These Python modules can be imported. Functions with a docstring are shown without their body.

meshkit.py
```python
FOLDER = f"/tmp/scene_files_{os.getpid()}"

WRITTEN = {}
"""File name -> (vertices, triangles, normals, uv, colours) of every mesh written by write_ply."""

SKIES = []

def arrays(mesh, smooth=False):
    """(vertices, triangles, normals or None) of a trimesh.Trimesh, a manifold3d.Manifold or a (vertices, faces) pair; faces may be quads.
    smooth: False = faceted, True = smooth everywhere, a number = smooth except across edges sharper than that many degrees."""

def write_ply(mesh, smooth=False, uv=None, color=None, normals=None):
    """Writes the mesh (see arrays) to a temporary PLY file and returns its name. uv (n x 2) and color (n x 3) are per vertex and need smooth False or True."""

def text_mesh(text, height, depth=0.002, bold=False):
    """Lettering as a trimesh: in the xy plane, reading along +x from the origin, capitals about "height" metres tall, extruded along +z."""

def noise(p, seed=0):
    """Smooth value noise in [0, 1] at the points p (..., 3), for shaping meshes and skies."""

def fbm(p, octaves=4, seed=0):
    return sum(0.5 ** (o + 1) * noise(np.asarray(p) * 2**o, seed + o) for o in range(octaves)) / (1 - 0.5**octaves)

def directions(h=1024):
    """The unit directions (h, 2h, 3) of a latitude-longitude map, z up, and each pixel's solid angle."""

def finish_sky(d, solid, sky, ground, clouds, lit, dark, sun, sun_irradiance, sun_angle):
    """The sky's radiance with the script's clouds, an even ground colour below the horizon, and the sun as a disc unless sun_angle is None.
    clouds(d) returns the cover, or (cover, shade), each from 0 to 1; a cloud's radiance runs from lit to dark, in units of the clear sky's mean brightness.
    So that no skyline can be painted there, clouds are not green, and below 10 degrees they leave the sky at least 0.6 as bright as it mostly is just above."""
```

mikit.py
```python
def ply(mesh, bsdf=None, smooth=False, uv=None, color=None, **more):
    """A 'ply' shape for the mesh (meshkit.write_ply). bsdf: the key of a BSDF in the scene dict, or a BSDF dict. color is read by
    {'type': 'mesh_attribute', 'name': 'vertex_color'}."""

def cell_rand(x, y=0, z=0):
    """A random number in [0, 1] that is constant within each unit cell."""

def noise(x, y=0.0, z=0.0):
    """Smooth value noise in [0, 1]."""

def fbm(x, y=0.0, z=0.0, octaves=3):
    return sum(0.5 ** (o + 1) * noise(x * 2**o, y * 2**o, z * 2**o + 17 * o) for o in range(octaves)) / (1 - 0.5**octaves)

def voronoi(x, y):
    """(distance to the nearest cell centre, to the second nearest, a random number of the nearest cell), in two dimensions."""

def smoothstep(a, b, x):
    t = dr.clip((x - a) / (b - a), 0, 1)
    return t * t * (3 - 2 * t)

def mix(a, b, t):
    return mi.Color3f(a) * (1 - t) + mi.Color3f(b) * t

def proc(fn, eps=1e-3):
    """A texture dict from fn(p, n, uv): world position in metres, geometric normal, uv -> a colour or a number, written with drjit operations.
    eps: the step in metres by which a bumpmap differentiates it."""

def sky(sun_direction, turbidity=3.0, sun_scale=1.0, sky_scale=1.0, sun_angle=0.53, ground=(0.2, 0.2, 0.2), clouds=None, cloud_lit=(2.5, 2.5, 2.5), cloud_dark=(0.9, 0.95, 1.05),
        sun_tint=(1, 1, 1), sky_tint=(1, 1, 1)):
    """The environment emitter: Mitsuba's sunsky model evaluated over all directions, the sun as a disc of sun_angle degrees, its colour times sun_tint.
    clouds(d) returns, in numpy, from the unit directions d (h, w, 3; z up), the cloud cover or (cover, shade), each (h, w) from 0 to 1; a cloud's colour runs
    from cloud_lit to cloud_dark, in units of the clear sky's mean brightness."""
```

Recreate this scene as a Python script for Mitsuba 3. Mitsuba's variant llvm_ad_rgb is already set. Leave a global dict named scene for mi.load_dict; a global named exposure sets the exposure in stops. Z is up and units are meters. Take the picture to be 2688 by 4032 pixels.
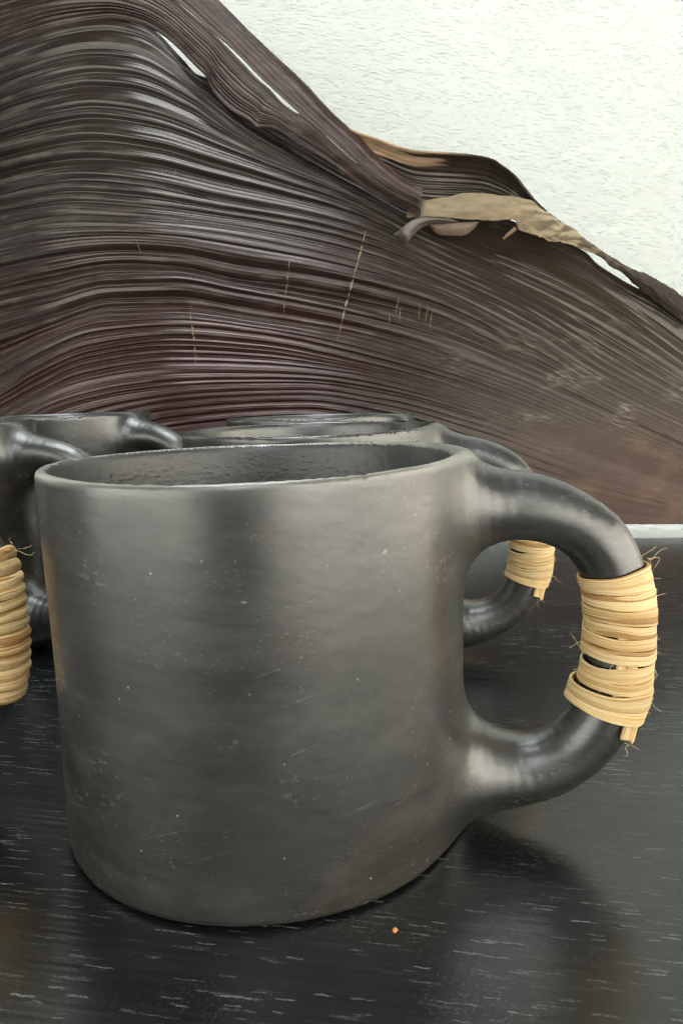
import math
import numpy as np, trimesh, drjit as dr, mitsuba as mi, mikit, meshkit
from scipy.interpolate import CubicSpline, PchipInterpolator
from mikit import proc, noise, fbm, cell_rand, smoothstep, mix

T = mi.ScalarTransform4f
scene, labels = {}, {}

# ------------------------------------------------------------------ camera, light, exposure
EYE, PITCH = np.array([0.022, -0.1888, 0.1115]), 0.1676
FWD = np.array([0, math.cos(PITCH), -math.sin(PITCH)])
scene['camera'] = {'type': 'thinlens', 'fov': 47.76, 'fov_axis': 'x', 'aperture_radius': 0.00022, 'focus_distance': 0.2,
                   'near_clip': 0.01, 'far_clip': 50.0,
                   'to_world': T().look_at(origin=EYE.tolist(), target=(EYE + FWD).tolist(), up=[0, 0, 1])}
exposure = 0.22
scene['ambient'] = {'type': 'constant', 'radiance': {'type': 'rgb', 'value': [0.10, 0.102, 0.10]}}


def lamp(key, origin, target, w, h, rgb, label):
    """A glazed opening, a skylight or an added panel: one flat, even light that faces the table."""
    scene[key] = {'type': 'rectangle', 'to_world': T().look_at(origin=origin, target=target, up=[0, 0.01, 1]) @ T().scale([w / 2, h / 2, 1]),
                  'emitter': {'type': 'area', 'radiance': {'type': 'rgb', 'value': rgb}},
                  'bsdf': {'type': 'diffuse', 'reflectance': {'type': 'rgb', 'value': 0.5}}}
    labels[key] = {'label': label, 'category': 'curtain' if 'curtain' in key else 'window'}


lamp('glass_door', [-1.50, -1.05, 0.15], [-0.1, 0.1, 0.15], 1.9, 1.7, [2.0, 2.0, 1.8], 'tall daylit glass door left of the table')
lamp('glass_door_001', [1.45, -1.0, 0.2], [0.1, 0.1, 0.2], 1.9, 1.8, [2.9, 2.8, 2.4], 'tall daylit glass door right of the table')
lamp('sheer_curtain', [-0.77, -1.939, 0.15], [0.63, -0.79, 0.15], 0.4, 1.7, [1.0, 1.0, 0.9], 'added lit curtain beside the left glass door')  # added glowing panel, softens the left door's edge in reflections
lamp('sheer_curtain_001', [0.66, -1.92, 0.2], [-0.69, -0.82, 0.2], 0.5, 1.8, [1.9, 1.85, 1.62], 'added lit curtain beside the right glass door')  # its added twin on the right, also brightens the handle
lamp('added_upper_panel', [0.0, -1.6, 1.5], [-0.05, 0.2, 0.1], 1.0, 1.0, [2.5, 2.6, 2.6], 'added pale panel high up behind the viewer')  # added light for sheen on the leaf and the handle tops
lamp('added_side_panel', [1.05, 0.15, 0.2], [0.3, 0.55, 0.22], 0.7, 0.7, [2.7, 2.5, 2.05], 'added light panel close to the wall right of the table')  # added light, brightens the wall towards its lower right
lamp('skylight', [-0.12, 0.12, 1.3], [-0.1, 0.2, 0], 0.66, 0.7, [4.6, 5.0, 5.1], 'pale skylight above the table')

# guide curves of the leaf in millimetres (x, y, z), each from left to right
BODY = [
 [[-367.2,438.0,383.4],[-250.7,438.0,385.8],[-198.9,438.0,387.3],[-157.0,438.0,385.8],[-128.9,438.0,377.3],[-114.7,438.0,367.8],[-106.4,438.6,358.7],[-98.2,440.0,350.2],[-89.5,442.9,342.2],[-82.1,445.7,340.5],[-66.2,448.6,329.4],[-40.1,451.4,313.2],[-6.6,453.7,293.2],[44.7,455.0,262.9],[83.9,455.0,245.2],[111.8,454.3,243.1],[141.4,453.1,242.2],[165.5,451.7,235.0],[189.2,450.3,227.5],[199.4,448.9,221.7],[213.5,447.4,214.2],[221.4,446.0,205.7],[234.6,444.6,196.9],[244.4,443.1,190.7],[253.8,441.7,185.9],[268.0,440.3,180.7],[292.3,440.0,166.7],[318.1,439.4,151.2],[375.3,438.0,123.3]],
 [[-369.7,436.0,349.6],[-252.4,436.0,352.3],[-184.1,436.5,354.6],[-136.0,437.7,348.5],[-94.6,439.8,329.5],[-52.7,442.3,301.0],[0.4,444.8,273.3],[44.4,446.0,252.8],[82.2,446.0,234.3],[123.3,444.9,222.3],[182.0,443.4,201.7],[234.2,440.9,174.8],[320.6,439.2,118.8],[378.7,438.0,88.4]],
 [[-370.3,430.0,308.7],[-253.0,430.0,309.5],[-184.5,430.0,310.1],[-119.8,430.0,300.3],[-71.2,430.0,285.0],[-22.2,430.0,268.0],[27.3,430.0,250.8],[77.4,430.0,227.0],[128.0,430.0,206.2],[196.5,430.0,177.0],[249.0,430.0,148.9],[317.2,430.0,106.8],[375.2,430.0,77.9]],
 [[-369.5,421.0,263.1],[-252.3,421.0,264.2],[-200.3,421.0,264.8],[-135.6,421.0,258.0],[-70.8,421.0,245.6],[-5.5,421.0,234.7],[43.7,421.0,222.2],[93.5,421.0,201.7],[160.8,421.0,172.8],[229.8,421.0,133.6],[314.4,421.0,88.4],[371.4,421.0,63.8]],
 [[-367.3,412.0,228.8],[-250.7,412.0,231.4],[-198.9,412.0,232.9],[-134.5,412.0,228.3],[-70.0,412.0,222.1],[-5.3,412.0,211.3],[43.5,412.0,200.3],[92.7,412.0,184.6],[159.4,412.0,154.3],[227.8,412.0,115.2],[311.2,412.0,75.3],[367.3,412.0,53.6]],
 [[-366.4,404.0,189.7],[-249.6,404.0,197.6],[-197.8,404.0,202.2],[-149.5,404.0,205.3],[-101.4,404.0,202.2],[-53.4,404.0,192.9],[-5.1,404.0,186.7],[43.4,404.0,177.4],[92.2,404.0,164.8],[158.3,404.0,136.1],[225.8,404.0,102.1],[308.3,404.0,64.1],[363.7,404.0,43.5]],
 [[-365.5,397.0,156.7],[-248.8,397.0,167.3],[-197.0,397.0,173.5],[-148.6,397.0,181.2],[-100.7,397.0,181.2],[-52.9,397.0,173.5],[-5.0,397.0,165.7],[43.2,397.0,156.3],[91.8,397.0,143.8],[157.3,397.0,119.9],[224.1,397.0,89.3],[305.7,397.0,54.7],[360.5,397.0,36.0]],
 [[-366.3,390.0,108.2],[-248.0,390.0,135.6],[-202.3,390.0,149.6],[-147.5,390.0,162.0],[-99.9,390.0,162.0],[-36.5,390.0,154.3],[27.1,390.0,143.4],[91.3,390.0,126.1],[156.3,390.0,104.0],[222.5,390.0,76.6],[303.1,390.0,45.5],[357.2,390.0,28.7]],
 [[-366.8,384.0,68.1],[-247.4,384.0,107.2],[-211.2,384.0,122.9],[-162.7,384.0,138.4],[-99.2,384.0,144.6],[-36.2,384.0,140.0],[27.1,384.0,127.6],[90.9,384.0,111.9],[155.4,384.0,91.4],[221.1,384.0,65.7],[300.8,384.0,38.0],[354.4,384.0,23.1]],
 [[-365.5,379.0,49.9],[-246.8,379.0,85.2],[-210.8,379.0,99.4],[-162.3,379.0,116.6],[-98.9,379.0,124.3],[-36.0,379.0,122.8],[27.0,379.0,116.6],[90.4,379.0,102.5],[154.6,379.0,82.0],[219.8,379.0,58.1],[298.9,379.0,32.2],[352.0,379.0,18.2]],
 [[-366.6,375.0,16.4],[-247.0,375.0,60.1],[-194.3,375.0,85.4],[-130.4,375.0,101.0],[-67.2,375.0,107.3],[-4.4,375.0,108.8],[58.5,375.0,101.0],[122.0,375.0,83.8],[186.4,375.0,61.7],[235.1,375.0,45.6],[297.6,375.0,24.6],[350.5,375.0,10.3]],
 [[-366.3,373.0,7.3],[-247.5,373.0,41.1],[-162.7,373.0,72.9],[-98.9,373.0,88.6],[-4.4,373.0,94.9],[58.6,373.0,85.5],[122.2,373.0,66.6],[186.6,373.0,44.3],[297.4,373.0,15.1],[350.0,373.0,4.0]],
 [[-367.2,372.0,-6.8],[-249.1,372.0,15.3],[-132.1,372.0,44.4],[-4.6,372.0,60.3],[90.8,372.0,44.4],[155.5,372.0,18.6],[204.3,372.0,5.2],[230.2,372.0,3.5],[297.8,372.0,4.2],[349.4,372.0,4.6]],
]
STRIP_A = [
 [[-366.7,436.5,378.8],[-250.4,436.5,380.8],[-198.6,436.5,381.9],[-156.7,436.5,381.4],[-127.7,436.5,375.2],[-114.3,436.5,368.6],[-103.9,436.2,360.8],[-94.3,435.4,351.5],[-86.9,434.5,344.0],[-79.8,433.4,336.9],[-75.3,432.0,326.8],[-68.4,430.6,318.5],[-57.7,429.4,309.6],[-46.3,428.4,303.5],[-40.5,427.3,298.6],[-32.3,426.5,298.4],[-8.6,425.8,285.3],[13.5,425.1,272.9],[42.7,424.7,252.7],[70.1,424.4,240.1],[81.0,424.0,234.7]],
 [[-363.0,444.0,456.4],[-249.2,444.0,439.8],[-182.5,444.0,426.8],[-134.8,443.8,410.5],[-109.3,443.4,397.1],[-90.2,442.9,382.3],[-70.9,442.1,365.8],[-66.0,441.2,361.0],[-52.4,440.1,347.6],[-42.6,438.9,337.4],[-32.5,437.5,328.7],[-22.6,435.9,318.1],[-12.8,434.2,311.1],[-7.8,432.6,308.8],[14.1,430.9,289.9],[37.1,429.5,270.0],[60.3,428.2,253.5],[81.8,427.0,243.8]],
]
STRIP_B = [
 [[-180.1,442.0,454.5],[-133.7,441.4,419.7],[-108.7,440.9,397.4],[-89.7,440.3,382.4],[-70.5,439.4,366.0],[-63.6,438.3,360.4],[-51.0,437.1,348.9],[-40.7,436.0,338.5],[-29.9,434.6,328.6],[-19.2,433.1,319.3],[-7.7,431.7,309.4],[14.1,430.4,291.3],[37.1,429.3,271.5],[60.3,428.1,255.0],[81.1,427.0,244.8]],
 [[-155.3,448.0,476.4],[-102.7,448.0,425.8],[-69.8,448.0,394.7],[-46.3,448.0,372.5],[-27.7,447.3,355.8],[-8.2,446.7,338.4],[13.3,446.0,316.8],[27.4,445.0,304.3],[35.7,444.0,297.7],[47.1,443.0,285.2],[61.3,441.3,272.4],[73.0,439.7,263.4],[84.7,438.0,257.6]],
]
FLAP = [
 [[72.0,441.0,243.6],[75.4,441.0,246.5],[82.4,441.0,250.0],[103.6,441.0,252.0],[118.3,440.7,254.8],[131.4,440.3,255.3],[148.6,440.0,253.7],[169.5,439.3,248.7],[175.6,438.7,243.4],[190.6,438.0,236.3],[200.7,438.0,230.1],[211.3,438.0,220.8],[226.4,438.0,211.0],[241.9,438.0,201.6],[262.6,438.0,193.0],[278.1,438.0,186.1],[290.7,438.0,177.5],[316.6,438.0,161.8],[374.4,438.0,133.6]],
 [[71.7,428.0,238.4],[76.3,427.3,237.3],[82.2,426.7,235.3],[108.0,426.0,232.9],[121.5,425.3,231.8],[136.2,424.7,232.7],[154.6,424.0,231.0],[156.3,424.7,225.1],[166.2,425.3,221.4],[183.1,426.0,217.7],[193.6,427.3,215.4],[206.9,428.7,211.5],[219.3,430.0,206.2],[234.0,431.3,197.7],[249.4,432.7,186.1],[266.0,434.0,174.1],[290.6,434.3,156.9],[316.8,434.7,140.1],[374.9,435.0,109.9]],
]
LOBE = [
 [[27.4,446.0,302.1],[35.8,446.7,298.5],[46.9,447.3,295.5],[65.2,448.0,289.4],[81.5,448.7,286.4],[104.0,449.3,285.3],[124.1,450.0,283.6],[138.5,450.0,280.7],[146.5,450.0,275.9],[157.0,450.0,268.2],[164.2,448.7,259.2],[171.4,447.3,250.5],[181.0,446.0,241.4]],
 [[37.6,446.0,270.4],[44.4,447.3,265.9],[61.6,448.7,258.2],[82.4,450.0,245.5],[96.3,452.0,244.3],[103.5,454.0,244.7],[124.5,456.0,245.1],[134.7,454.7,244.8],[144.8,453.3,244.6],[154.9,452.0,243.3],[161.4,450.0,242.2],[178.2,448.0,238.6],[184.7,446.0,234.9]],
]
CURL = [
 [[60.1,414.0,219.7],[67.6,412.0,224.9],[76.2,414.0,230.9],[86.3,418.0,234.1],[97.4,421.0,234.1],[110.7,424.0,231.0]],
 [[65.2,417.0,217.4],[71.1,417.0,214.3],[75.7,418.0,219.5],[83.7,420.0,226.4],[96.6,422.0,229.9],[110.9,425.0,229.9]],
]
FOLD = [
 [[88.3,424.0,228.8],[96.4,423.0,229.5],[112.9,423.0,230.4],[125.2,424.0,231.3]],
 [[89.6,426.0,227.2],[96.6,420.0,220.8],[111.1,420.0,220.1],[126.0,426.0,229.8]],
]
SLIVER = [
 [[144.1,424.0,219.3],[153.1,424.0,227.8]],
 [[145.5,424.0,218.0],[155.1,424.0,225.3]],
]
SCARS = [
 [[40.4,419.0,224.0],[34.4,413.2,200.5],[27.2,407.5,174.6],[23.0,401.8,158.3],[19.1,396.0,141.5]],
 [[-15.6,404.0,202.9],[-18.4,400.0,183.1],[-20.4,396.0,160.3]],
 [[-88.8,394.0,167.0],[-85.5,387.0,146.3],[-81.8,380.0,123.4]],
 [[65.1,400.0,175.0],[61.9,397.0,160.4]],
 [[57.7,397.0,162.6],[57.0,395.0,153.1]],
 [[65.7,397.0,165.7],[64.7,395.0,155.2]],
 [[80.2,399.0,170.6],[79.5,396.0,156.3]],
 [[86.6,398.0,167.4],[84.3,396.0,155.3]],
 [[90.2,398.0,165.8],[86.9,395.0,149.0]],
 [[-129.0,406.0,214.9],[-127.6,404.0,205.9]],
 [[-102.6,424.0,269.8],[-103.2,421.0,263.5]],
]



# ------------------------------------------------------------------ materials
def rgb(*c):
    return {'type': 'rgb', 'value': list(c)}


def clay_colour(p, n, uv):
    patch = smoothstep(0.42, 0.72, fbm(p.x * 30 + 3, p.y * 30, p.z * 24, 3))
    c = mix((0.0180, 0.0180, 0.0168), (0.0245, 0.0205, 0.0160), patch)
    stroke = noise(p.x * 110, p.y * 110, p.z * 1500) * 0.6 + noise(p.x * 40 + 9, p.y * 40, p.z * 500) * 0.4
    c = c * (0.75 + 0.5 * stroke)
    q = [v / 0.0030 for v in (p.x, p.y, p.z)]
    i = [dr.floor(v) for v in q]
    d = dr.sqrt(sum(dr.square(v - a - 0.2 - 0.6 * cell_rand(i[0] + 7 * k, i[1] + 13 * k, i[2])) for k, (v, a) in enumerate(zip(q, i))))
    speck = dr.select(cell_rand(i[0], i[1] + 50, i[2] + 9) < 0.22, (1.0 - smoothstep(0.03, 0.12, d)) * (0.2 + 0.8 * cell_rand(i[0] + 3, i[1], i[2] + 4)), 0.0)
    smear = smoothstep(0.60, 0.76, fbm(p.x * 700, p.y * 700, p.z * 900, 3)) * smoothstep(0.66, 0.95, noise(p.x * 75 + 5, p.y * 75, p.z * 95))
    dust = smoothstep(0.45, 0.85, fbm(p.x * 90, p.y * 90 + 4, p.z * 130, 3)) * 0.05
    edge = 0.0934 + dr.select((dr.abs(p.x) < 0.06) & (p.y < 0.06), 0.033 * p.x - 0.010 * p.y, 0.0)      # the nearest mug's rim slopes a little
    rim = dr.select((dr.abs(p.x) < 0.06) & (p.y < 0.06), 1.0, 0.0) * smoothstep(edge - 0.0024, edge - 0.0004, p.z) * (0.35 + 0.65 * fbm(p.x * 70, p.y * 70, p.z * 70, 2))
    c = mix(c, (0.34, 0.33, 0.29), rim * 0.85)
    q = [v / 0.0085 for v in (p.x + 0.1, p.y, p.z)]
    i = [dr.floor(v) for v in q]
    d = dr.sqrt(sum(dr.square(v - a - 0.2 - 0.6 * cell_rand(i[0] + 3 * k, i[1] + 5 * k, i[2] + 40)) for k, (v, a) in enumerate(zip(q, i))))
    chip = dr.select(cell_rand(i[0] + 8, i[1] + 50, i[2] + 3) < 0.13, 1.0 - smoothstep(0.03, 0.10, d + 0.16 * (noise(p.x * 1400, p.y * 1400, p.z * 1600) - 0.4)), 0.0)
    speck = dr.maximum(speck, chip * 0.55)
    grit = smoothstep(0.70, 0.95, noise(p.x * 1500, p.y * 1500, p.z * 1700)) * smoothstep(0.35, 0.7, fbm(p.x * 80, p.y * 80 + 2, p.z * 120, 3)) * 0.10
    a, b = p.x * 0.9 + p.z * 0.4 + p.y * 0.5, p.z * 0.92 - p.x * 0.34 + p.y * 0.1
    row = dr.floor(b / 0.0035)
    along = a / 0.016 + 7 * cell_rand(row, 2.0)
    t = along - dr.floor(along)
    line = dr.select(cell_rand(dr.floor(along), row, 5.0) < 0.07, smoothstep(0.1, 0.3, t) * (1 - smoothstep(0.4, 0.8, t)), 0.0)
    line = line * (1 - smoothstep(0.00005, 0.00022, dr.abs(b - row * 0.0035 - 0.0017 - 0.0008 * noise(a * 90, row)))) * noise(a * 900, row * 3)
    dust = dust + grit * (0.4 + 1.2 * patch) + line * 0.16
    return mix(c, (0.34, 0.34, 0.31), dr.clip(speck * 0.8 + smear * 0.16 + dust, 0, 1))


def clay_rough(p, n, uv):
    cloud = smoothstep(0.3, 0.7, fbm(p.x * 60, p.y * 60, p.z * 110, 4))
    line = noise(p.x * 60 + 4, p.y * 60, p.z * 1100 + p.x * 170) * 0.6 + noise(p.x * 200, p.y * 200, p.z * 2000 - p.x * 300) * 0.4
    return 0.255 + 0.07 * cloud + 0.10 * line


def clay_relief(p, n, uv):
    return noise(p.x * 160, p.y * 160, p.z * 1100 + p.x * 260) * 0.15 + fbm(p.x * 330, p.y * 330, p.z * 420, 2) * 0.65


def raw_clay_relief(p, n, uv):
    return fbm(p.x * 420, p.y * 420, p.z * 620, 3) + 0.6 * smoothstep(0.62, 0.8, noise(p.x * 900, p.y * 900, p.z * 1300))


scene['raw_clay'] = {'type': 'bumpmap', 'arbitrary': proc(raw_clay_relief, 3e-4), 'scale': 0.00009, 'bsdf': {
    'type': 'principled', 'base_color': rgb(0.024, 0.0245, 0.024), 'roughness': 0.42, 'eta': 1.9}}
scene['clay'] = {'type': 'bumpmap', 'arbitrary': proc(clay_relief, 3e-4), 'scale': 0.00006, 'bsdf': {
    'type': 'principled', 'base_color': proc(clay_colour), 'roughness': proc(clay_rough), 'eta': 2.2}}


def wood_uv(p):
    a = math.radians(9)
    return p.x * math.cos(a) - p.y * math.sin(a), p.x * math.sin(a) + p.y * math.cos(a)


def pores(p):
    u, v = wood_uv(p)
    u, v = u + 0.0012 * noise(p.x * 90, p.y * 90), v + 0.0006 * noise(p.x * 60 + 3, p.y * 60)
    out = mi.Float(0)
    for k, (row, length, chance) in enumerate(((0.0019, 0.017, 0.40), (0.0013, 0.011, 0.36), (0.0029, 0.025, 0.34))):
        r = dr.floor(v / row)
        x = u / length + 9 * cell_rand(r, 3 + k)
        c = dr.floor(x)
        on = cell_rand(c, r, 20 + k) < chance
        a = 0.1 + 0.3 * cell_rand(c, r, 30 + k)
        b = a + 0.25 + 0.3 * cell_rand(c, r, 40 + k)
        t = x - c
        along = smoothstep(a, a + 0.05, t) * (1 - smoothstep(b - 0.12, b, t))
        mid = (0.3 + 0.4 * cell_rand(c, r, 50 + k)) * row
        half = 0.00013 + 0.00015 * cell_rand(c, r, 60 + k)
        across = 1 - smoothstep(half * 0.4, half * 1.5, dr.abs(v - r * row - mid + 0.0003 * (noise(u * 700, r) - 0.5)))
        grain = 0.25 + 0.75 * smoothstep(0.3, 0.6, noise(u * 2200, v * 3600, k))
        out = dr.maximum(out, dr.select(on, along * across * grain * (0.15 + 0.85 * dr.square(cell_rand(c, r, 70 + k))), 0.0))
    return out * smoothstep(0.22, 0.6, fbm(p.x * 30, p.y * 42, 3.0, 2))


def wood_colour(p, n, uv):
    u, v = wood_uv(p)
    grain = noise(u * 30, v * 900)
    c = mix((0.0045, 0.0060, 0.0068), (0.0095, 0.0110, 0.0118), grain)
    dust = smoothstep(0.66, 0.9, noise(p.x * 2400, p.y * 2400)) * smoothstep(0.42, 0.75, fbm(p.x * 45, p.y * 45, 8.0, 3)) * 0.05
    return mix(c, (0.42, 0.43, 0.43), dr.clip(pores(p) * 0.40 + dust, 0, 1))


def wood_rough(p, n, uv):
    return 0.19 + 0.13 * fbm(p.x * 22, p.y * 22, 1.0, 3) + 0.25 * pores(p)


def wood_relief(p, n, uv):
    u, v = wood_uv(p)
    return noise(u * 40, v * 1100) * 0.5 + noise(u * 14, v * 180) * 0.5


scene['stained_wood'] = {'type': 'bumpmap', 'arbitrary': proc(wood_relief, 3e-4), 'scale': 0.00008, 'bsdf': {
    'type': 'principled', 'base_color': proc(wood_colour), 'roughness': proc(wood_rough), 'eta': 1.6}}


def stucco_relief(p, n, uv):
    pit = smoothstep(0.60, 0.78, fbm(p.x * 300, p.y * 300, p.z * 580, 2))
    fine = fbm(p.x * 500, p.y * 500, p.z * 800, 2)
    return fine * 0.25 - pit * 0.8 + 0.9 * noise(p.x * 14, p.y * 14, p.z * 90)


def stucco_colour(p, n, uv):
    pit = smoothstep(0.62, 0.8, fbm(p.x * 300, p.y * 300, p.z * 580, 2))
    return mix((0.68, 0.715, 0.69), (0.63, 0.67, 0.655), pit) * (0.97 + 0.05 * noise(p.x * 20, p.y * 20, p.z * 26))


scene['stucco'] = {'type': 'twosided', 'bsdf': {'type': 'bumpmap', 'arbitrary': proc(stucco_relief, 5e-4), 'scale': 0.0011, 'bsdf': {
    'type': 'principled', 'base_color': proc(stucco_colour), 'roughness': 0.9, 'specular': 0.2}}}

vertex_colour = {'type': 'mesh_attribute', 'name': 'vertex_color'}
def leaf_rough(p, n, uv):
    matte = smoothstep(0.02, 0.16, p.x) * (1 - smoothstep(0.07, 0.17, p.z))      # the worn, dusty narrow end
    return 0.22 + 0.30 * matte + 0.09 * fbm(p.x * 40, p.y * 40, p.z * 90, 3)


scene['dried_leaf'] = {'type': 'twosided', 'bsdf': {'type': 'principled', 'base_color': vertex_colour, 'roughness': proc(leaf_rough), 'specular': 0.72, 'spec_tint': 0.15}}
scene['leaf_underside'] = {'type': 'twosided', 'bsdf': {'type': 'principled', 'base_color': vertex_colour, 'roughness': 0.62, 'specular': 0.35}}
scene['pale_scar'] = {'type': 'principled', 'base_color': rgb(0.24, 0.185, 0.12), 'roughness': 0.8}


def cane_colour(p, n, uv):
    streak = noise(uv.x * 120, uv.y * 9000) * 0.5 + noise(uv.x * 45 + 7, uv.y * 3600) * 0.5
    c = mix((0.66, 0.41, 0.155), (0.90, 0.68, 0.36), smoothstep(0.25, 0.72, streak))
    c = c * (0.80 + 0.32 * cell_rand(dr.floor(uv.y / 0.11 + 0.5), 3.0))
    stain = smoothstep(0.70, 0.80, noise(uv.x * 55, uv.y * 1300, 4.0))
    return mix(c, (0.34, 0.15, 0.04), stain * 0.75)


def cane_relief(p, n, uv):
    return noise(uv.x * 60, uv.y * 5200)


scene['cane'] = {'type': 'bumpmap', 'arbitrary': proc(cane_relief, 1e-4), 'scale': 0.00012, 'bsdf': {
    'type': 'principled', 'base_color': proc(cane_colour), 'roughness': 0.48, 'specular': 0.4}}
scene['cane_fibre'] = {'type': 'principled', 'base_color': rgb(0.72, 0.56, 0.32), 'roughness': 0.6}
scene['orange_crumb'] = {'type': 'principled', 'base_color': rgb(0.75, 0.30, 0.10), 'roughness': 0.7}


# ------------------------------------------------------------------ mesh helpers
def rounded_box(lo, hi, r, n=4):
    """A box with its edges rounded to radius r."""
    import manifold3d as m3
    lo, hi = np.array(lo, float) + r, np.array(hi, float) - r
    ball = m3.Manifold.sphere(r, 8 * n)
    return m3.Manifold.batch_hull([ball.translate([x, y, z]) for x in (lo[0], hi[0]) for y in (lo[1], hi[1]) for z in (lo[2], hi[2])])


def tube(points, radius, sides=6):
    p = np.asarray(points, float)
    t = np.gradient(p, axis=0)
    t /= np.linalg.norm(t, axis=1, keepdims=True) + 1e-12
    a = np.cross(t, np.where(np.abs(t[:, 2:]) < 0.9, [0, 0, 1.0], [1.0, 0, 0]))
    a /= np.linalg.norm(a, axis=1, keepdims=True) + 1e-12
    b, ang = np.cross(t, a), np.arange(sides) * 2 * np.pi / sides
    r = np.broadcast_to(radius, (len(p),))[:, None, None]
    v = p[:, None] + r * (np.cos(ang)[None, :, None] * a[:, None] + np.sin(ang)[None, :, None] * b[:, None])
    return grid_mesh(v, wrap_j=True)


def grid_faces(n, m, wrap_j=False):
    i, j = np.meshgrid(np.arange(n - 1), np.arange(m if wrap_j else m - 1), indexing='ij')
    k = (j + 1) % m
    return np.stack([i * m + j, i * m + k, (i + 1) * m + k, (i + 1) * m + j], -1).reshape(-1, 4)


def tri(q):
    return np.vstack([q[:, [0, 1, 2]], q[:, [0, 2, 3]]])


def grid_mesh(v, wrap_j=False):
    n, m = v.shape[:2]
    return trimesh.Trimesh(v.reshape(-1, 3), tri(grid_faces(n, m, wrap_j)), process=False)


def spline_curve(pts, n):
    """Points spread evenly along a smooth curve through pts."""
    p = np.array(pts, float) / 1000
    d = np.r_[0, np.cumsum(np.linalg.norm(np.diff(p, axis=0), axis=1))]
    f = PchipInterpolator(d / d[-1], p)
    q = f(np.linspace(0, 1, 1200))
    e = np.r_[0, np.cumsum(np.linalg.norm(np.diff(q, axis=0), axis=1))]
    t = np.linspace(0, e[-1], n)
    return np.stack([np.interp(t, e, q[:, k]) for k in range(3)], -1)


def loft(curves, nu, nv):
    c = np.array([spline_curve(p, nu) for p in curves])
    x = np.arange(len(c))
    if len(c) == 2:
        t = np.linspace(0, 1, nv)[:, None, None]
        return c[0] * (1 - t) + c[1] * t
    kernel = np.exp(-0.5 * (np.arange(-12, 13) / 5.0) ** 2)
    return PchipInterpolator(x, c)(np.linspace(0, len(c) - 1, nv))


def surface_normals(P):
    n = np.cross(np.gradient(P, axis=1), np.gradient(P, axis=0))
    n /= np.linalg.norm(n, axis=-1, keepdims=True) + 1e-15
    return n * (-1 if np.median(n[..., 1]) > 0 else 1)          # towards the viewer's side


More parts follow.
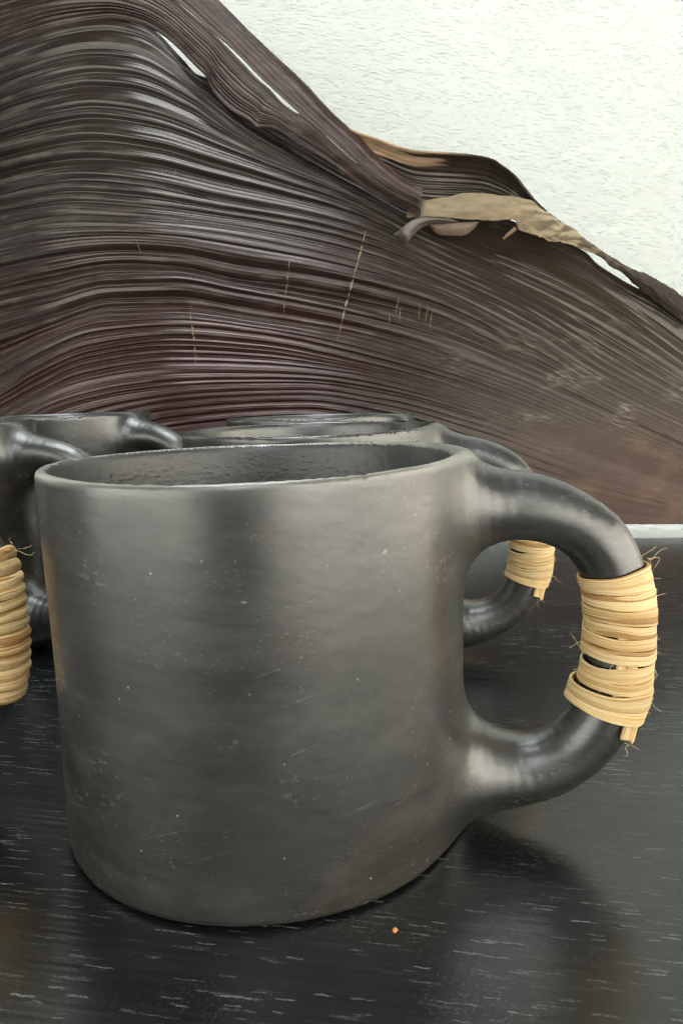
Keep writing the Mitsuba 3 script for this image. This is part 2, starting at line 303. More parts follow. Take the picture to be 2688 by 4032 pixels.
def sheet(P, thick, colour):
    """A closed sheet: its front is P (nv, nu, 3), its back lies `thick` behind. Returns (mesh, colours)."""
    N = surface_normals(P)
    back = P - N * thick
    nv, nu = P.shape[:2]
    q = grid_faces(nv, nu)
    o = nv * nu
    ring = np.r_[np.arange(nu), np.arange(1, nv) * nu + nu - 1, (nv - 1) * nu + np.arange(nu - 2, -1, -1), np.arange(nv - 2, 0, -1) * nu]
    r2 = np.roll(ring, -1)
    side = np.stack([ring, ring + o, r2 + o, r2], -1)
    v = np.vstack([P.reshape(-1, 3), back.reshape(-1, 3)])
    f = np.vstack([tri(q), tri(q[:, ::-1] + o), tri(side)])
    a, b, c = v[f[0]]
    if np.dot(np.cross(b - a, c - a), N.reshape(-1, 3)[f[0][0]]) < 0:
        f = f[:, ::-1]
    col = colour.reshape(-1, 3)
    return (v, f), np.vstack([col, col])


# ------------------------------------------------------------------ the setting
def struct(key, mesh, bsdf, label, smooth=30):
    scene[key] = mikit.ply(mesh, bsdf, smooth=smooth)
    labels[key] = {'label': label, 'kind': 'structure'}


struct('table_top', rounded_box([-0.46, -0.30, -0.035], [0.46, 0.359, 0.0], 0.0022), 'stained_wood', 'black stained wooden table top with pale open pores along its grain')
g = np.stack(np.meshgrid(np.linspace(-1.2, 1.2, 900), np.linspace(0, 1, 9), indexing='ij'), -1)
edge = 0.0006 * (meshkit.fbm(np.stack([g[..., 0] * 60, g[..., 1] * 2, 0 * g[..., 0]], -1), 3) - 0.5) * 2
prof = np.array([[0.362, -0.06], [0.362, -0.02], [0.362, 0.0030], [0.3622, 0.0052], [0.363, 0.0066], [0.3645, 0.0072], [0.37, 0.0073], [0.50, 0.0073], [0.625, 0.0073]])
L = np.zeros(g.shape[:2] + (3,))
L[..., 0] = g[..., 0]
L[..., 1], L[..., 2] = prof[None, :, 0], prof[None, :, 1] + edge * (prof[None, :, 1] > 0.003)
struct('plaster_ledge', grid_mesh(L), 'stucco', 'low white plaster ledge between the table and the wall', True)
struct('wall', trimesh.creation.box(bounds=[[-1.5, 0.620, -0.3], [1.5, 0.67, 1.6]]), 'stucco', 'white rough plastered wall with small pits', False)


# ------------------------------------------------------------------ the dried palm leaf behind the mugs
LEAF = 'dried_palm_leaf'
labels[LEAF] = {'label': 'large dark brown dried palm leaf with ribs and a torn curled upper edge', 'category': 'dried leaf'}


def leaf_part(name, P, thick, colour, bsdf='dried_leaf', label=None):
    m, c = sheet(P, thick, colour)
    key = f'{LEAF}__{name}'
    scene[key] = mikit.ply(m, bsdf, smooth=True, color=c)
    if label:
        labels[key] = {'label': label}


def ribs(u, phase, seed, sharp=1.0):
    """Rib height (about -1..1) for ribs counted by phase, each with its own strength that drifts along u."""
    k = np.floor(phase)
    t = phase - k
    one = np.minimum(t / 0.70, (1 - t) / 0.30)          # a pleat: a broad face turned up, a short face turned down
    one = np.sin(one * np.pi / 2) ** 1.15 * 2 - 1
    amp = 0.4 + 0.8 * meshkit.noise(np.stack([u * 2.6, k * 1.37, 0 * u], -1), seed)
    return one * amp


def lin(a):
    return np.array(a, float)


def leaf_colour(P, h, u, v, seed):
    """Brown of the leaf: redder low on the left, greyer with dust towards the narrow right end, paler on worn rib crests."""
    x, z = P[..., 0:1], P[..., 2:3]
    f1 = meshkit.fbm(P * [14, 0, 40], 4, seed)[..., None]
    fibre = meshkit.fbm(np.stack([u * 22, v * 22, 0 * u], -1), 2, seed + 5)[..., None]
    red = np.clip((0.24 - z) / 0.12, 0, 1) * np.clip((0.16 - x) / 0.2, 0, 1)
    right = np.clip((x - 0.03) / 0.2, 0, 1)
    low = np.clip((0.10 - z) / 0.07, 0, 1)
    c = lin([0.0165, 0.0105, 0.0080]) * (1 - red) + lin([0.027, 0.0095, 0.0078]) * red
    c = c * (1 - right * 0.75) + lin([0.042, 0.031, 0.022]) * right * 0.75
    c = c * (1 - right * low * 0.85) + lin([0.070, 0.031, 0.021]) * right * low * 0.85
    c = c * (1 + 0.7 * (fibre - 0.5) * (1 - right * low)) * (0.75 + 0.5 * f1)
    wear = np.clip(h[..., None], 0, 1) ** 1.5 * np.clip((meshkit.fbm(P * [60, 0, 160], 3, seed + 2)[..., None] - 0.42) * 3.2, 0, 1)
    c = c + lin([0.10, 0.085, 0.068]) * wear * 0.5
    dust = np.clip((meshkit.fbm(P * [38, 0, 70], 4, seed + 8)[..., None] - 0.5) * 4, 0, 1) * right * np.clip(1 - abs(z - 0.11) / 0.06, 0, 1)
    fine = np.clip((meshkit.fbm(P * [260, 0, 700], 2, seed + 9)[..., None] - 0.45) * 3, 0, 1)
    blot = np.clip((meshkit.fbm(P * [45, 0, 60], 3, seed + 12)[..., None] - 0.45) * 3, 0, 1) * right * low
    c = c + lin([0.10, 0.06, 0.035]) * blot * 0.6
    return np.clip(c + lin([0.24, 0.21, 0.165]) * dust * fine, 0.004, 0.8)


nu, nv = 300, 720
P = loft(BODY, nu, nv)
U, V = np.meshgrid(np.linspace(0, 1, nu), np.linspace(0, 12, nv))
from scipy.ndimage import gaussian_filter1d, gaussian_filter
P = gaussian_filter1d(P, 7, axis=0, mode='nearest')
P[..., 1] += 2.0 * np.clip(-0.085 - P[..., 0], 0, 0.2) ** 2          # the left end turns away towards the wall
X, Z = P[..., 0], P[..., 2]


def bump1(c, w):
    return np.exp(-((V - c) / w) ** 2)


left = np.clip((0.16 - X) / 0.22, 0, 1)
wob = 0.25 * (meshkit.noise(np.stack([U * 7, 0 * U, 0 * U], -1), 3) - 0.5)
P[..., 1] = gaussian_filter1d(P[..., 1], 24, axis=0, mode='nearest')
swell = 0.007 * bump1(10.0, 0.9) * np.clip((0.05 - X) / 0.16, 0, 1) + 0.007 * bump1(4.4 + wob, 0.6) - 0.0055 * bump1(5.15 + wob, 0.32) + 0.006 * bump1(5.9 + wob, 0.5) - 0.004 * bump1(6.6 - wob, 0.4) + 0.003 * bump1(7.4 + wob, 0.4) + 0.004 * bump1(9.0, 0.6)
rng = np.random.default_rng(4)
gaps = rng.uniform(0.13, 0.40, 90)
edges = np.r_[0, np.cumsum(gaps)]
vw = V + 0.05 * (meshkit.fbm(np.stack([U * 7, V * 0.8, 0 * U], -1), 3, 11) - 0.5)
phase = np.interp(vw, edges - 0.3, np.arange(len(edges)))
h = ribs(U, phase, 21)
smooth_end = 1 - 0.95 * np.clip((X - 0.05) / 0.14, 0, 1) * np.clip((V - 5.6) / 2.6, 0, 1)
patchy = np.clip((meshkit.fbm(np.stack([U * 11, V * 1.1, 0 * U], -1), 3, 17) - 0.36) * 4, 0.12, 1)
smooth_end = smooth_end * (1 - np.clip((X - 0.02) / 0.12, 0, 1) * (1 - patchy))
topcalm = 0.45 + 0.55 * np.clip((V - 0.8) / 2.0, 0, 1)
second = ribs(U, phase * 3.1 + 0.4, 33)
big = meshkit.noise(np.stack([U * 3, V * 1.6, 0 * U], -1), 9)
pitch = gaussian_filter(np.linalg.norm(np.gradient(P, axis=0), axis=-1) * (nv - 1) / 12, 8) * 0.26      # metres from rib to rib
H = pitch * (h * 0.23 * (0.5 + 1.0 * big) + second * 0.03 * (1 - 0.7 * np.clip((X - 0.02) / 0.1, 0, 1))) * smooth_end * topcalm
rough = (meshkit.fbm(np.stack([U * 40, V * 5, 0 * U], -1), 3, 15) - 0.5) * 0.00035
N = surface_normals(gaussian_filter(P, (6, 6, 0)))
body = P + N * (H + swell * left + rough)[..., None]
leaf_part('ribbed_blade', body, 0.0016, leaf_colour(body, h * smooth_end, U, V, 40))


def ribbed_strip(name, curves, nu, nv, n_ribs, seed, thick, bulge=0.0, amp=0.0008, tone=1.0):
    P = loft(curves, nu, nv)
    U, V = np.meshgrid(np.linspace(0, 1, nu), np.linspace(0, 1, nv))
    P[..., 1] += 2.0 * np.clip(-0.085 - P[..., 0], 0, 0.2) ** 2 - bulge * np.sin(np.pi * V) * np.clip(U * 3, 0, 1)
    edges = np.r_[0, np.cumsum(np.random.default_rng(seed).uniform(0.6, 1.5, 80))]
    ph = np.interp(V * n_ribs + 0.25 * (meshkit.fbm(np.stack([U * 6, V * 2, 0 * U], -1), 2, seed) - 0.5), edges, np.arange(len(edges)))
    h = ribs(U, ph, seed + 1)
    N = surface_normals(P)
    Q = P + N * (h * amp + ribs(U, ph * 2.7, seed + 2) * amp * 0.15)[..., None]
    Q = Q + N * ((meshkit.fbm(np.stack([U * 40, V * 3, 0 * U], -1), 3, seed) - 0.5) * 0.0004)[..., None]
    leaf_part(name, Q, thick, leaf_colour(Q, h, U, V * 3, seed + 3) * lin([1.15, 0.95, 0.92]) * tone)


ribbed_strip('folded_strip', STRIP_A, 260, 150, 13, 51, 0.0013, 0.002, amp=0.00105, tone=1.15)
ribbed_strip('folded_edge', STRIP_B, 260, 90, 7, 61, 0.0013, 0.003, amp=0.0009, tone=1.5)

# the rolled flap: shows the leaf's tan inner face, turning dark towards the right
nu, nv = 260, 60
P = loft(FLAP, nu, nv)
U, V = np.meshgrid(np.linspace(0, 1, nu), np.linspace(0, 1, nv))
P[..., 1] -= (0.006 * np.sin(np.pi * V ** 0.8)) * np.clip(U * 8, 0, 1) * np.clip((1 - U) * 3, 0.2, 1)
P += surface_normals(P) * (0.0042 * (meshkit.fbm(np.stack([U * 18, V * 2.5, 0 * U], -1), 4, 71) - 0.5))[..., None]
torn = np.clip((meshkit.fbm(np.stack([U * 26, 0 * U, 0 * U], -1), 4, 75) - 0.35) * 3, 0, 1)
P[..., 2] -= (0.0022 * (torn - 0.5) * V ** 2)
tan_c = lin([0.25, 0.19, 0.115]) * (0.55 + 0.8 * meshkit.fbm(P * [90, 0, 160], 4, 72)[..., None])
mott = np.clip((meshkit.fbm(P * [150, 0, 260], 3, 73)[..., None] - 0.42) * 5, 0, 1)
mid_c = lin([0.34, 0.28, 0.18]) * mott + lin([0.12, 0.085, 0.055]) * (1 - mott)
dark_c = leaf_colour(P, 0 * U, U, V, 74)
xx = P[..., 0:1]
w1, w2 = np.clip((xx - 0.145) / 0.04, 0, 1), np.clip((xx - 0.20) / 0.05, 0, 1)
leaf_part('curled_flap', P, 0.0012, (tan_c * (1 - w1) + mid_c * w1) * (1 - w2) + dark_c * w2, 'leaf_underside', 'tan inner face of the leaf rolled outwards along its torn edge')

# the hollow lobe behind it
nu, nv = 200, 60
P = loft(LOBE, nu, nv)
U, V = np.meshgrid(np.linspace(0, 1, nu), np.linspace(0, 1, nv))
P[..., 1] += 0.008 * np.sin(np.pi * np.clip(V * 1.1, 0, 1)) * np.sin(np.pi * U) ** 0.5
P[..., 1] -= 0.005 * np.exp(-V / 0.07)
P += surface_normals(P) * (0.0007 * ribs(U, V * 11 + 0.3 * U, 81) * np.clip(V * 3, 0, 1))[..., None]
dark_c = leaf_colour(P, 0 * U, U, V * 2, 82) * 0.9
peel = np.clip((0.44 - U + 0.12 * (meshkit.noise(np.stack([U * 3, V * 26, 0 * U], -1), 83) - 0.5) * 3 - 0.75 * V) * 14, 0, 1)[..., None]
tan_c = lin([0.36, 0.24, 0.15]) * (0.6 + 0.7 * meshkit.fbm(P * [60, 0, 240], 3, 84)[..., None])
leaf_part('hollow_lobe', P, 0.0014, tan_c * peel + dark_c * (1 - peel), 'dried_leaf', 'dark hollow lobe of the leaf with a peeled tan patch')


def small_sheet(name, curves, bulge, colour, bsdf, label, nu=60, nv=14, thick=0.0008):
    P = loft(curves, nu, nv)
    U, V = np.meshgrid(np.linspace(0, 1, nu), np.linspace(0, 1, nv))
    P[..., 1] -= bulge * np.sin(np.pi * V)
    c = lin(colour) * (0.5 + 1.0 * meshkit.fbm(P * [120, 0, 300], 3, 91)[..., None])
    leaf_part(name, P, thick, c, bsdf, label)


small_sheet('curled_shred', CURL, 0.0014, [0.055, 0.045, 0.038], 'dried_leaf', 'thin dark shred curling off the torn edge')
small_sheet('hanging_fold', FOLD, 0.003, [0.13, 0.085, 0.06], 'leaf_underside', 'small brown fold hanging under the rolled flap')
small_sheet('torn_sliver', SLIVER, 0.0004, [0.18, 0.11, 0.065], 'leaf_underside', None, 20, 4)

from scipy.spatial import cKDTree
tree = cKDTree(body.reshape(-1, 3)[:, [0, 2]])
flat = body.reshape(-1, 3)
for i, s in enumerate(SCARS):
    p = spline_curve(s, 70)
    _, near = tree.query(p[:, [0, 2]])
    p[:, 1] = gaussian_filter1d(flat[near][:, 1], 0.7) - 0.0002
    p[:, 0] += 0.0004 * (meshkit.noise(np.stack([np.arange(70) * 0.35, 0 * p[:, 0], 0 * p[:, 0]], -1), i) - 0.5)
    w = (0.0009 if i == 0 else 0.0005 if i < 3 else 0.00032) * np.sin(np.linspace(0.12, np.pi - 0.12, 70)) ** 0.5
    w = w * np.clip((meshkit.noise(np.stack([np.arange(70) * 0.55, 0 * w, 0 * w], -1), 7 + i) - 0.22) * 2.2, 0.12, 1.1)
    scene[f'{LEAF}__scar' + (f'_{i:03d}' if i else '')] = mikit.ply(tube(p, w, 6), 'pale_scar', smooth=True)


# ------------------------------------------------------------------ the clay mugs
HEIGHT = 0.0938
HANDLE = np.array([  # distance from the axis, height, radius (mm): the centre line of the handle, from the rim down
    [14, 80.5, 12.0], [30, 80.5, 12.0], [44, 81.0, 11.2], [57, 82.2, 8.9], [69.5, 81.5, 7.6], [81.3, 75.6, 7.0], [88.0, 65, 6.75], [89.7, 50, 6.9], [88.8, 36, 7.2], [83.2, 23.8, 7.8], [70, 15.3, 9.0],
    [56, 14.2, 10.8], [44, 15, 11.5], [30, 16, 12], [14, 17, 12]]) / 1000
_d = np.r_[0, np.cumsum(np.linalg.norm(np.diff(HANDLE[:, :2], axis=0), axis=1))]
_h = CubicSpline(_d, HANDLE)
ARC = np.linspace(0, _d[-1], 60)
PATH = _h(ARC)


def smax(a, b, k):
    t = np.maximum(k - np.abs(a - b), 0) / k
    return np.maximum(a, b) + t * t * t * k / 6


def mug_fields(p, seed):
    x, y, z = p.T
    r = np.hypot(x, y)
    ang = np.stack([x / (r + 1e-9) * 1.3, y / (r + 1e-9) * 1.3, z * 22], -1)
    wav = (meshkit.noise(ang, seed) - 0.5) * 0.0011
    R = 0.0468 + 0.0031 * np.clip(z / HEIGHT, 0, 1.2) ** 0.8 + wav + 0.0048 * np.clip(x / (r + 1e-9), 0, 1) ** 2 * np.clip(1.25 - z / HEIGHT, 0, 1)
    outer = smax((r - R), -z, 0.0022)
    handle = np.full(len(p), 1.0)
    near = np.where(x > 0.0)[0]
    q = p[near]
    best = np.full(len(q), 1.0)
    for a, b in zip(PATH[:-1], PATH[1:]):
        ab = b[:2] - a[:2]
        t = np.clip(((q[:, 0] - a[0]) * ab[0] + (q[:, 2] - a[1]) * ab[1]) / (ab @ ab), 0, 1)
        dx, dz = q[:, 0] - a[0] - t * ab[0], q[:, 2] - a[1] - t * ab[1]
        best = np.minimum(best, np.sqrt(dx * dx + dz * dz + (q[:, 1] * 0.97) ** 2) - (a[2] + (b[2] - a[2]) * t))
    handle[near] = best + (meshkit.noise(q * 90, seed + 4) - 0.5) * 0.0008 + (meshkit.noise(q * 42, seed + 6) - 0.5) * 0.0010
    return x, y, z, r, R, outer, handle, wav


def mug_sdf(p, seed):
    x, y, z, r, R, outer, handle, wav = mug_fields(p, seed)
    d = -smax(-outer, -handle, 0.019)
    top = z - (HEIGHT - 0.0006 + 0.0017 * x / 0.05 + 0.0010 * np.clip((x - 0.03) / 0.02, 0, 1.2) + (meshkit.noise(np.stack([x, y, 0 * x], -1) * 38, seed + 2) - 0.5) * (0.0011 if seed == 1 else 0.0005))
    hole = smax(r - (R - 0.0044 + 0.0021 * np.clip((z - HEIGHT + 0.016) / 0.016, 0, 1.2) ** 1.6 - 0.6 * wav), 0.007 - z, 0.010)
    d = smax(d, -hole, 0.002)
    return smax(smax(d, top, 0.0032), -z, 0.0015)


def surface_nets(f, lo, hi, step):
    axes = [np.arange(a, b + step, step) for a, b in zip(lo, hi)]
    shape = tuple(map(len, axes))
    F = np.empty(shape)
    for i, xv in enumerate(axes[0]):
        yy, zz = np.meshgrid(axes[1], axes[2], indexing='ij')
        F[i] = f(np.stack([np.full(yy.size, xv), yy.ravel(), zz.ravel()], -1)).reshape(yy.shape)
    S = F < 0
    cs = tuple(n - 1 for n in shape)
    corner = [(a, b, c) for a in (0, 1) for b in (0, 1) for c in (0, 1)]
    sub = lambda A, o: A[o[0]:o[0] + cs[0], o[1]:o[1] + cs[1], o[2]:o[2] + cs[2]]  # noqa: E731
    count = sum(sub(S, o).astype(int) for o in corner)
    act = (count > 0) & (count < 8)
    ijk = np.argwhere(act)
    index = np.full(cs, -1)
    index[act] = np.arange(len(ijk))
    acc, num = np.zeros((len(ijk), 3)), np.zeros(len(ijk))
    for o in corner:
        for ax in range(3):
            if o[ax] == 0:
                e = list(o)
                e[ax] = 1
                a, b = sub(F, o)[act], sub(F, tuple(e))[act]
                cross = (a < 0) != (b < 0)
                t = np.where(cross, a / np.where(cross, a - b, 1), 0)
                pt = np.array(o, float)[None].repeat(len(a), 0)
                pt[:, ax] = t
                acc += pt * cross[:, None]
                num += cross
    v = np.array([a[0] for a in axes]) + (ijk + acc / num[:, None]) * step
    quads = []
    for ax in range(3):
        b, c = (ax + 1) % 3, (ax + 2) % 3
        lo_, hi_ = [slice(1, -1)] * 3, [slice(1, -1)] * 3
        lo_[ax], hi_[ax] = slice(0, -1), slice(1, None)
        s0, s1 = S[tuple(lo_)], S[tuple(hi_)]
        for flip in (False, True):
            at = np.argwhere(s0 & ~s1 if not flip else ~s0 & s1)
            at[:, b] += 1
            at[:, c] += 1
            q = []
            for db, dc in ((-1, -1), (0, -1), (0, 0), (-1, 0)):
                k = at.copy()
                k[:, b] += db
                k[:, c] += dc
                q.append(index[k[:, 0], k[:, 1], k[:, 2]])
            q = np.stack(q, -1)
            quads.append(q[:, ::-1] if flip else q)
    return v, np.vstack(quads)


def mug_shapes(seed, step, inside='clay'):
    """The body, the handle and the inner wall of one mug, fired in one piece: meshes that share their normals along the seams."""
    f = lambda p: mug_sdf(p, seed)  # noqa: E731
    v, q = surface_nets(f, [-0.056, -0.056, -0.004], [0.100, 0.056, 0.100], step)

    def gradient(p):
        e = 0.00025
        return np.stack([f(p + o) - f(p - o) for o in np.eye(3) * e], -1) / (2 * e)
    for _ in range(3):
        n = gradient(v)
        v = v - 0.8 * np.clip(f(v), -step, step)[:, None] * n / np.maximum((n * n).sum(1, keepdims=True), 0.2)
    n = gradient(v)
    n /= np.linalg.norm(n, axis=1, keepdims=True) + 1e-12
    t = tri(q)
    fields = mug_fields(v, seed)
    on_handle = (fields[6] < fields[5] - 0.0005) & (fields[3] > 0.049)
    is_h = on_handle[t].sum(1) >= 2
    within = ((fields[3] < fields[4] - 0.0022) & (v[:, 2] > 0.004) & ((n[:, :2] * v[:, :2]).sum(1) < 0.4 * fields[3]))[t].sum(1) >= 2
    out = []
    for part, bsdf in ((t[~is_h & ~within], 'clay'), (t[is_h & ~within], 'clay'), (t[within], inside)):
        used, inv = np.unique(part, return_inverse=True)
        out.append({'type': 'ply', 'filename': meshkit.write_ply((v[used], inv.reshape(-1, 3)), normals=n[used]), 'face_normals': False, 'bsdf': {'type': 'ref', 'id': bsdf}})
    return out


_hd = _h.derivative()


def handle_frame(s):
    """Centre, tangent, outward normal and radius of the handle at arc length s (arrays)."""
    c, d = _h(s), _hd(s)
    t = np.stack([d[..., 0], 0 * s, d[..., 1]], -1)
    t /= np.linalg.norm(t, axis=-1, keepdims=True)
    nrm = np.stack([-t[..., 2], 0 * s, t[..., 0]], -1)
    return np.stack([c[..., 0], 0 * s, c[..., 1]], -1), t, nrm, c[..., 2]


Y = np.array([0, 1.0, 0])


def cane_turn(s0, width, thick, seed, pitch=0.0, tilt=0.0, flare=0.0, lift=0.0007, phi0=math.pi / 2, sweep=2 * math.pi * 1.02, plump=False):
    """One turn of flat cane around the handle: (mesh, uv)."""
    rng = np.random.default_rng(seed)
    n = 72
    phi = phi0 + np.linspace(0, sweep, n)
    w1, w2 = rng.uniform(0, 6.28, 2)
    wob = 0.00012 * np.sin(phi * 2 + w1) + 0.00007 * np.sin(phi * 5 + w2)
    s = s0 + pitch * (np.linspace(0, 1, n) - 0.5) + tilt * np.cos(phi) + wob
    wd = width * (1 + 0.05 * np.sin(phi * 3 + w2))
    prof = np.array([[-0.5, 0.0], [-0.5, 0.6], [-0.475, 0.9], [-0.40, 1.0], [-0.2, 0.97 + rng.uniform(-0.1, 0.06)], [0, 1.0], [0.2, 0.97 + rng.uniform(-0.1, 0.06)], [0.40, 1.0], [0.475, 0.9], [0.5, 0.6], [0.5, 0.0], [0, -0.05]])
    if plump:
        prof[:-1, 1] = [0.0, 0.28, 0.5, 0.74, 0.97, 1.06, 0.97, 0.74, 0.5, 0.28, 0.0]
    v = np.zeros((n, len(prof), 3))
    for j, (a, b) in enumerate(prof):
        c, t, nr, r = handle_frame(s + a * wd)
        e = nr * np.cos(phi)[:, None] + Y * np.sin(phi)[:, None]
        out = r + lift + thick * b + flare * np.clip(-np.cos(phi - 0.5), 0, 1) ** 2
        v[:, j] = c + e * out[:, None]
    uv = np.stack(np.broadcast_arrays((phi * 0.008)[:, None] + seed * 0.37, prof[None, :, 0] * width + seed * 0.11), -1)
    m = grid_mesh(v, wrap_j=True)
    k = len(prof)
    caps = [[0, j, j + 1] for j in range(1, k - 1)] + [[(n - 1) * k, (n - 1) * k + j + 1, (n - 1) * k + j] for j in range(1, k - 1)]
    return trimesh.Trimesh(m.vertices, np.vstack([m.faces, caps]), process=False), uv.reshape(-1, 2)


def cane_strip(s0, s1, phi, width, lift, seed, thick=0.0006, drop=0.0):
    """A flat length of cane that runs down the handle under the turns."""
    n, k = 40, 7
    s, a = np.linspace(s0, s1, n), np.linspace(-0.5, 0.5, k)
    c, t, nr, r = handle_frame(s)
    P = np.zeros((k, n, 3))
    fray = np.random.default_rng(seed).uniform(-1, 1, k) * 0.0009
    for j in range(k):
        ph = phi + a[j] * width / (r + lift)
        e = nr * np.cos(ph)[:, None] + Y * np.sin(ph)[:, None]
        end = np.clip((s - (s1 - 0.004)) / 0.004, 0, 1)
        P[j] = c + e * (r + lift + drop * end ** 2)[:, None] + t * (fray[j] * end)[:, None]
    q = grid_faces(k, n)
    v = np.vstack([P.reshape(-1, 3), (P - (P - c[None]) / np.linalg.norm(P - c[None], axis=-1, keepdims=True) * thick).reshape(-1, 3)])
    o = k * n
    ring = np.r_[np.arange(n), np.arange(1, k) * n + n - 1, (k - 1) * n + np.arange(n - 2, -1, -1), np.arange(k - 2, 0, -1) * n]
    r2 = np.roll(ring, -1)
    f = np.vstack([tri(q), tri(q[:, ::-1] + o), tri(np.stack([ring, ring + o, r2 + o, r2], -1))])
    uu = np.stack(np.broadcast_arrays(s[None, :], a[:, None] * width + seed * 0.2), -1).reshape(-1, 2)
    return trimesh.Trimesh(v, f, process=False), np.vstack([uu, uu])


def fibres(s0, s1, seed, count, spots):
    rng = np.random.default_rng(seed)
    out = []
    items = list(spots) + [(rng.uniform(s0, s1), rng.choice([0.0, math.pi, 4.7]) + rng.normal(0, 0.35), rng.uniform(0.0008, 0.0022)) for _ in range(count)]
    for s, ph, length in items:
        c, t, nr, r = (np.asarray(v) for v in handle_frame(np.array([s])))
        e = nr[0] * math.cos(ph) + Y * math.sin(ph)
        p = c[0] + e * (r[0] + 0.0015)
        d = e * rng.uniform(0.3, 1.0) + t[0] * rng.normal(0, 0.8) + Y * rng.normal(0, 0.4)
        d /= np.linalg.norm(d)
        curl = rng.normal(0, 1, 3) * 0.35
        k = np.linspace(0, 1, 9)[:, None]
        out.append(tube(p + d * k * length + curl * length * k ** 2 + rng.normal(0, 1, 3) * 0.2 * length * np.sin(k * 6), 0.00009 * np.linspace(1, 0.5, 9), 5))
    return trimesh.util.concatenate(out)


_outer = PATH[:, 0] > 0.079
S_TOP = float(np.interp(-0.0672, -PATH[_outer, 1], ARC[_outer]))


def wrap_main(loose=True, start=0.0):
    """(name, shape) of each piece of the cane binding of the mugs, from its top down."""
    out, s = [], S_TOP + start
    widths = [4.3, 3.5, 3.2, 2.7, 2.5, 3.0] + ([-1.0] if loose else []) + [3.3, 2.4, 3.4, 2.7]
    k = 0
    for w in widths:
        w *= 1.12 / 1000
        if w < 0:
            s -= w
            continue
        last = loose and k >= 8
        m, uv = cane_turn(s + w / 2, w * 1.0, 0.00085, 100 + k, pitch=-0.0005, tilt=-0.0006 if k > 5 else 0.0014 - 0.0002 * k, flare=0.0018 if last else 0.0,
                          lift=0.0008 + 0.00012 * (k % 3) + (0.0003 if last else 0))
        out.append(('cane_turn', mikit.ply(m, 'cane', smooth=True, uv=uv)))
        s += w
        k += 1
    m, uv = cane_strip(S_TOP + 0.001, s - 0.002, 4.75, 0.0050, 0.0012, 5)
    out.append(('cane_strip', mikit.ply(m, 'cane', smooth=50, uv=None) if False else mikit.ply(m, 'cane', smooth=True, uv=uv)))
    m, uv = cane_strip(s - 0.012, s + 0.0030, 5.45, 0.0064, 0.0012, 6, thick=0.0009, drop=0.0008)
    out.append(('cane_tail', mikit.ply(m, 'cane', smooth=True, uv=uv)))
    spots = [(S_TOP + 0.0005, 0.0 + 0.25 * k, 0.0032 - 0.0005 * k) for k in range(-1, 3)] + [(S_TOP + 0.018, math.pi, 0.004), (S_TOP + 0.021, math.pi - 0.2, 0.003), (s - 0.004, 0.1, 0.004), (s + 0.004, 5.6, 0.003), (s + 0.0035, 5.3, 0.0025)]
    out.append(('stray_fibres', mikit.ply(fibres(S_TOP, s, 9, 26, spots), 'cane_fibre', smooth=True)))
    return out


def wrap_even():
    """The neater binding of the mug at the left edge: even, rounder turns."""
    out, s = [], S_TOP + 0.0014
    rng = np.random.default_rng(3)
    for k in range(13):
        w = rng.uniform(0.0026, 0.0030)
        m, uv = cane_turn(s + w / 2, w * 1.02, 0.0014, 200 + k, plump=True, pitch=0.0005, tilt=-0.0007, lift=0.0005 + rng.uniform(0, 0.0002))
        out.append(('cane_turn', mikit.ply(m, 'cane', smooth=True, uv=uv)))
        s += w
    spots = [(S_TOP + 0.0015, 0.2, 0.003), (S_TOP + 0.0015, -0.1, 0.004), (S_TOP + 0.003, 0.1, 0.004)]
    out.append(('stray_fibres', mikit.ply(fibres(S_TOP, s, 19, 10, spots), 'cane_fibre', smooth=True)))
    return out


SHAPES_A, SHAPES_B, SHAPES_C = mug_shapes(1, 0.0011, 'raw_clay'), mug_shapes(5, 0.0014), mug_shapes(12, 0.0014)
WRAP_LOOSE, WRAP_TIGHT, WRAP_EVEN = wrap_main(True), wrap_main(False), wrap_even()


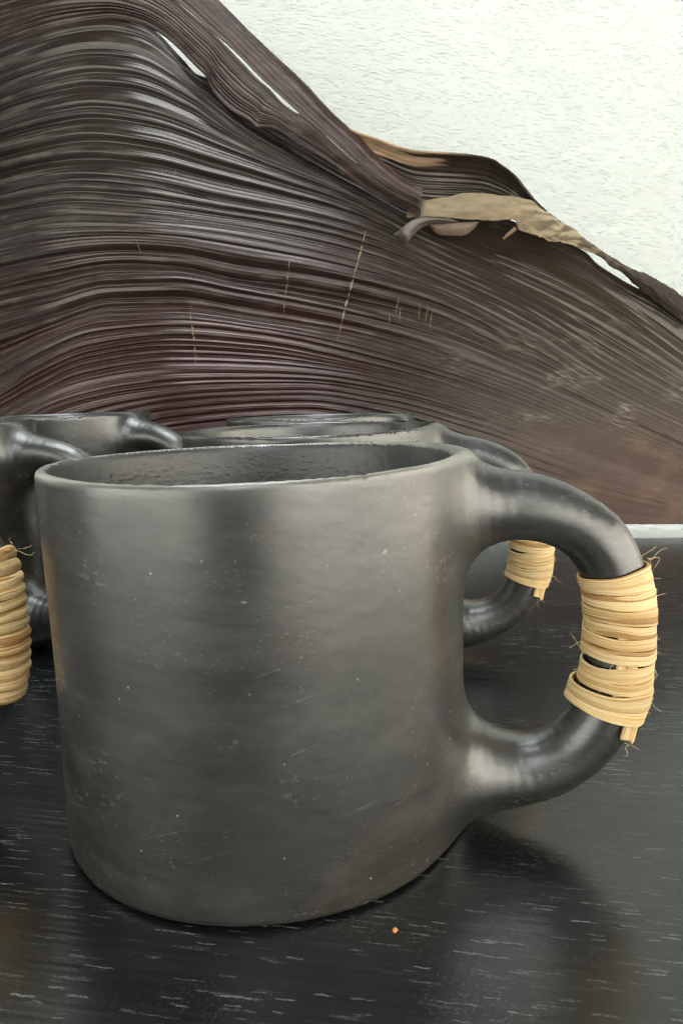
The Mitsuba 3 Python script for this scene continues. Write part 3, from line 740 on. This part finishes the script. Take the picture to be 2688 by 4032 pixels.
def mug(label, shapes, wrap, x, y, turn, lean=(0, 0), scale=(1, 1, 1)):
    n = sum(k.split('__')[0].startswith('mug') and '__' not in k for k in labels)
    key = 'mug' + (f'_{n:03d}' if n else '')
    labels[key] = {'label': label, 'category': 'mug', 'group': 'black clay mugs with cane bound handles'}
    at = T().translate([x, y, 0.0003]).rotate([0, 0, 1], -turn).rotate([1, 0, 0], lean[0]).rotate([0, 1, 0], lean[1]).scale(list(scale))
    scene[f'{key}__body'] = {**shapes[0], 'to_world': at}
    scene[f'{key}__handle'] = {**shapes[1], 'to_world': at}
    scene[f'{key}__inner_wall'] = {**shapes[2], 'to_world': at}
    seen = {}
    for name, shape in wrap:
        k = seen.get(name, 0)
        seen[name] = k + 1
        full = f'{key}__{name}' + (f'_{k:03d}' if k else '')
        scene[full] = {**shape, 'to_world': at}
        if name == 'stray_fibres':
            labels[full] = {'kind': 'stuff'}


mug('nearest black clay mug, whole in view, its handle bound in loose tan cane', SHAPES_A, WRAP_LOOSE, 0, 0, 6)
mug('black clay mug directly behind the nearest one, its cane seen through the nearest handle', SHAPES_B, WRAP_TIGHT, 0.0085, 0.1222, 8)
mug('farthest black clay mug in the right column, only its rim and handle top showing', SHAPES_C, WRAP_TIGHT, 0.0097, 0.2306, 36)
mug('mug cut by the left edge, only its handle with even pale cane turns showing', SHAPES_B, WRAP_EVEN, -0.1585, 0.019, 8)
mug('middle black clay mug of the left column, its rim behind the even pale cane handle', SHAPES_C, WRAP_TIGHT, -0.160, 0.134, 12)
mug('farthest black clay mug of the left column, its outside shining below the leaf', SHAPES_B, WRAP_TIGHT, -0.136, 0.243, 24)

# ------------------------------------------------------------------ a crumb on the table
c = trimesh.creation.icosphere(2, 0.0005)
c.vertices += (meshkit.noise(np.array(c.vertices) * 2500, 2)[:, None] - 0.5) * 0.0005
c.apply_scale([1.1, 1.0, 0.7])
c.apply_translation([0.0330, -0.0469, 0.0003])
scene['crumb'] = mikit.ply(c, 'orange_crumb', smooth=True)
labels['crumb'] = {'label': 'tiny orange crumb on the black table in front of the nearest mug', 'category': 'crumb'}
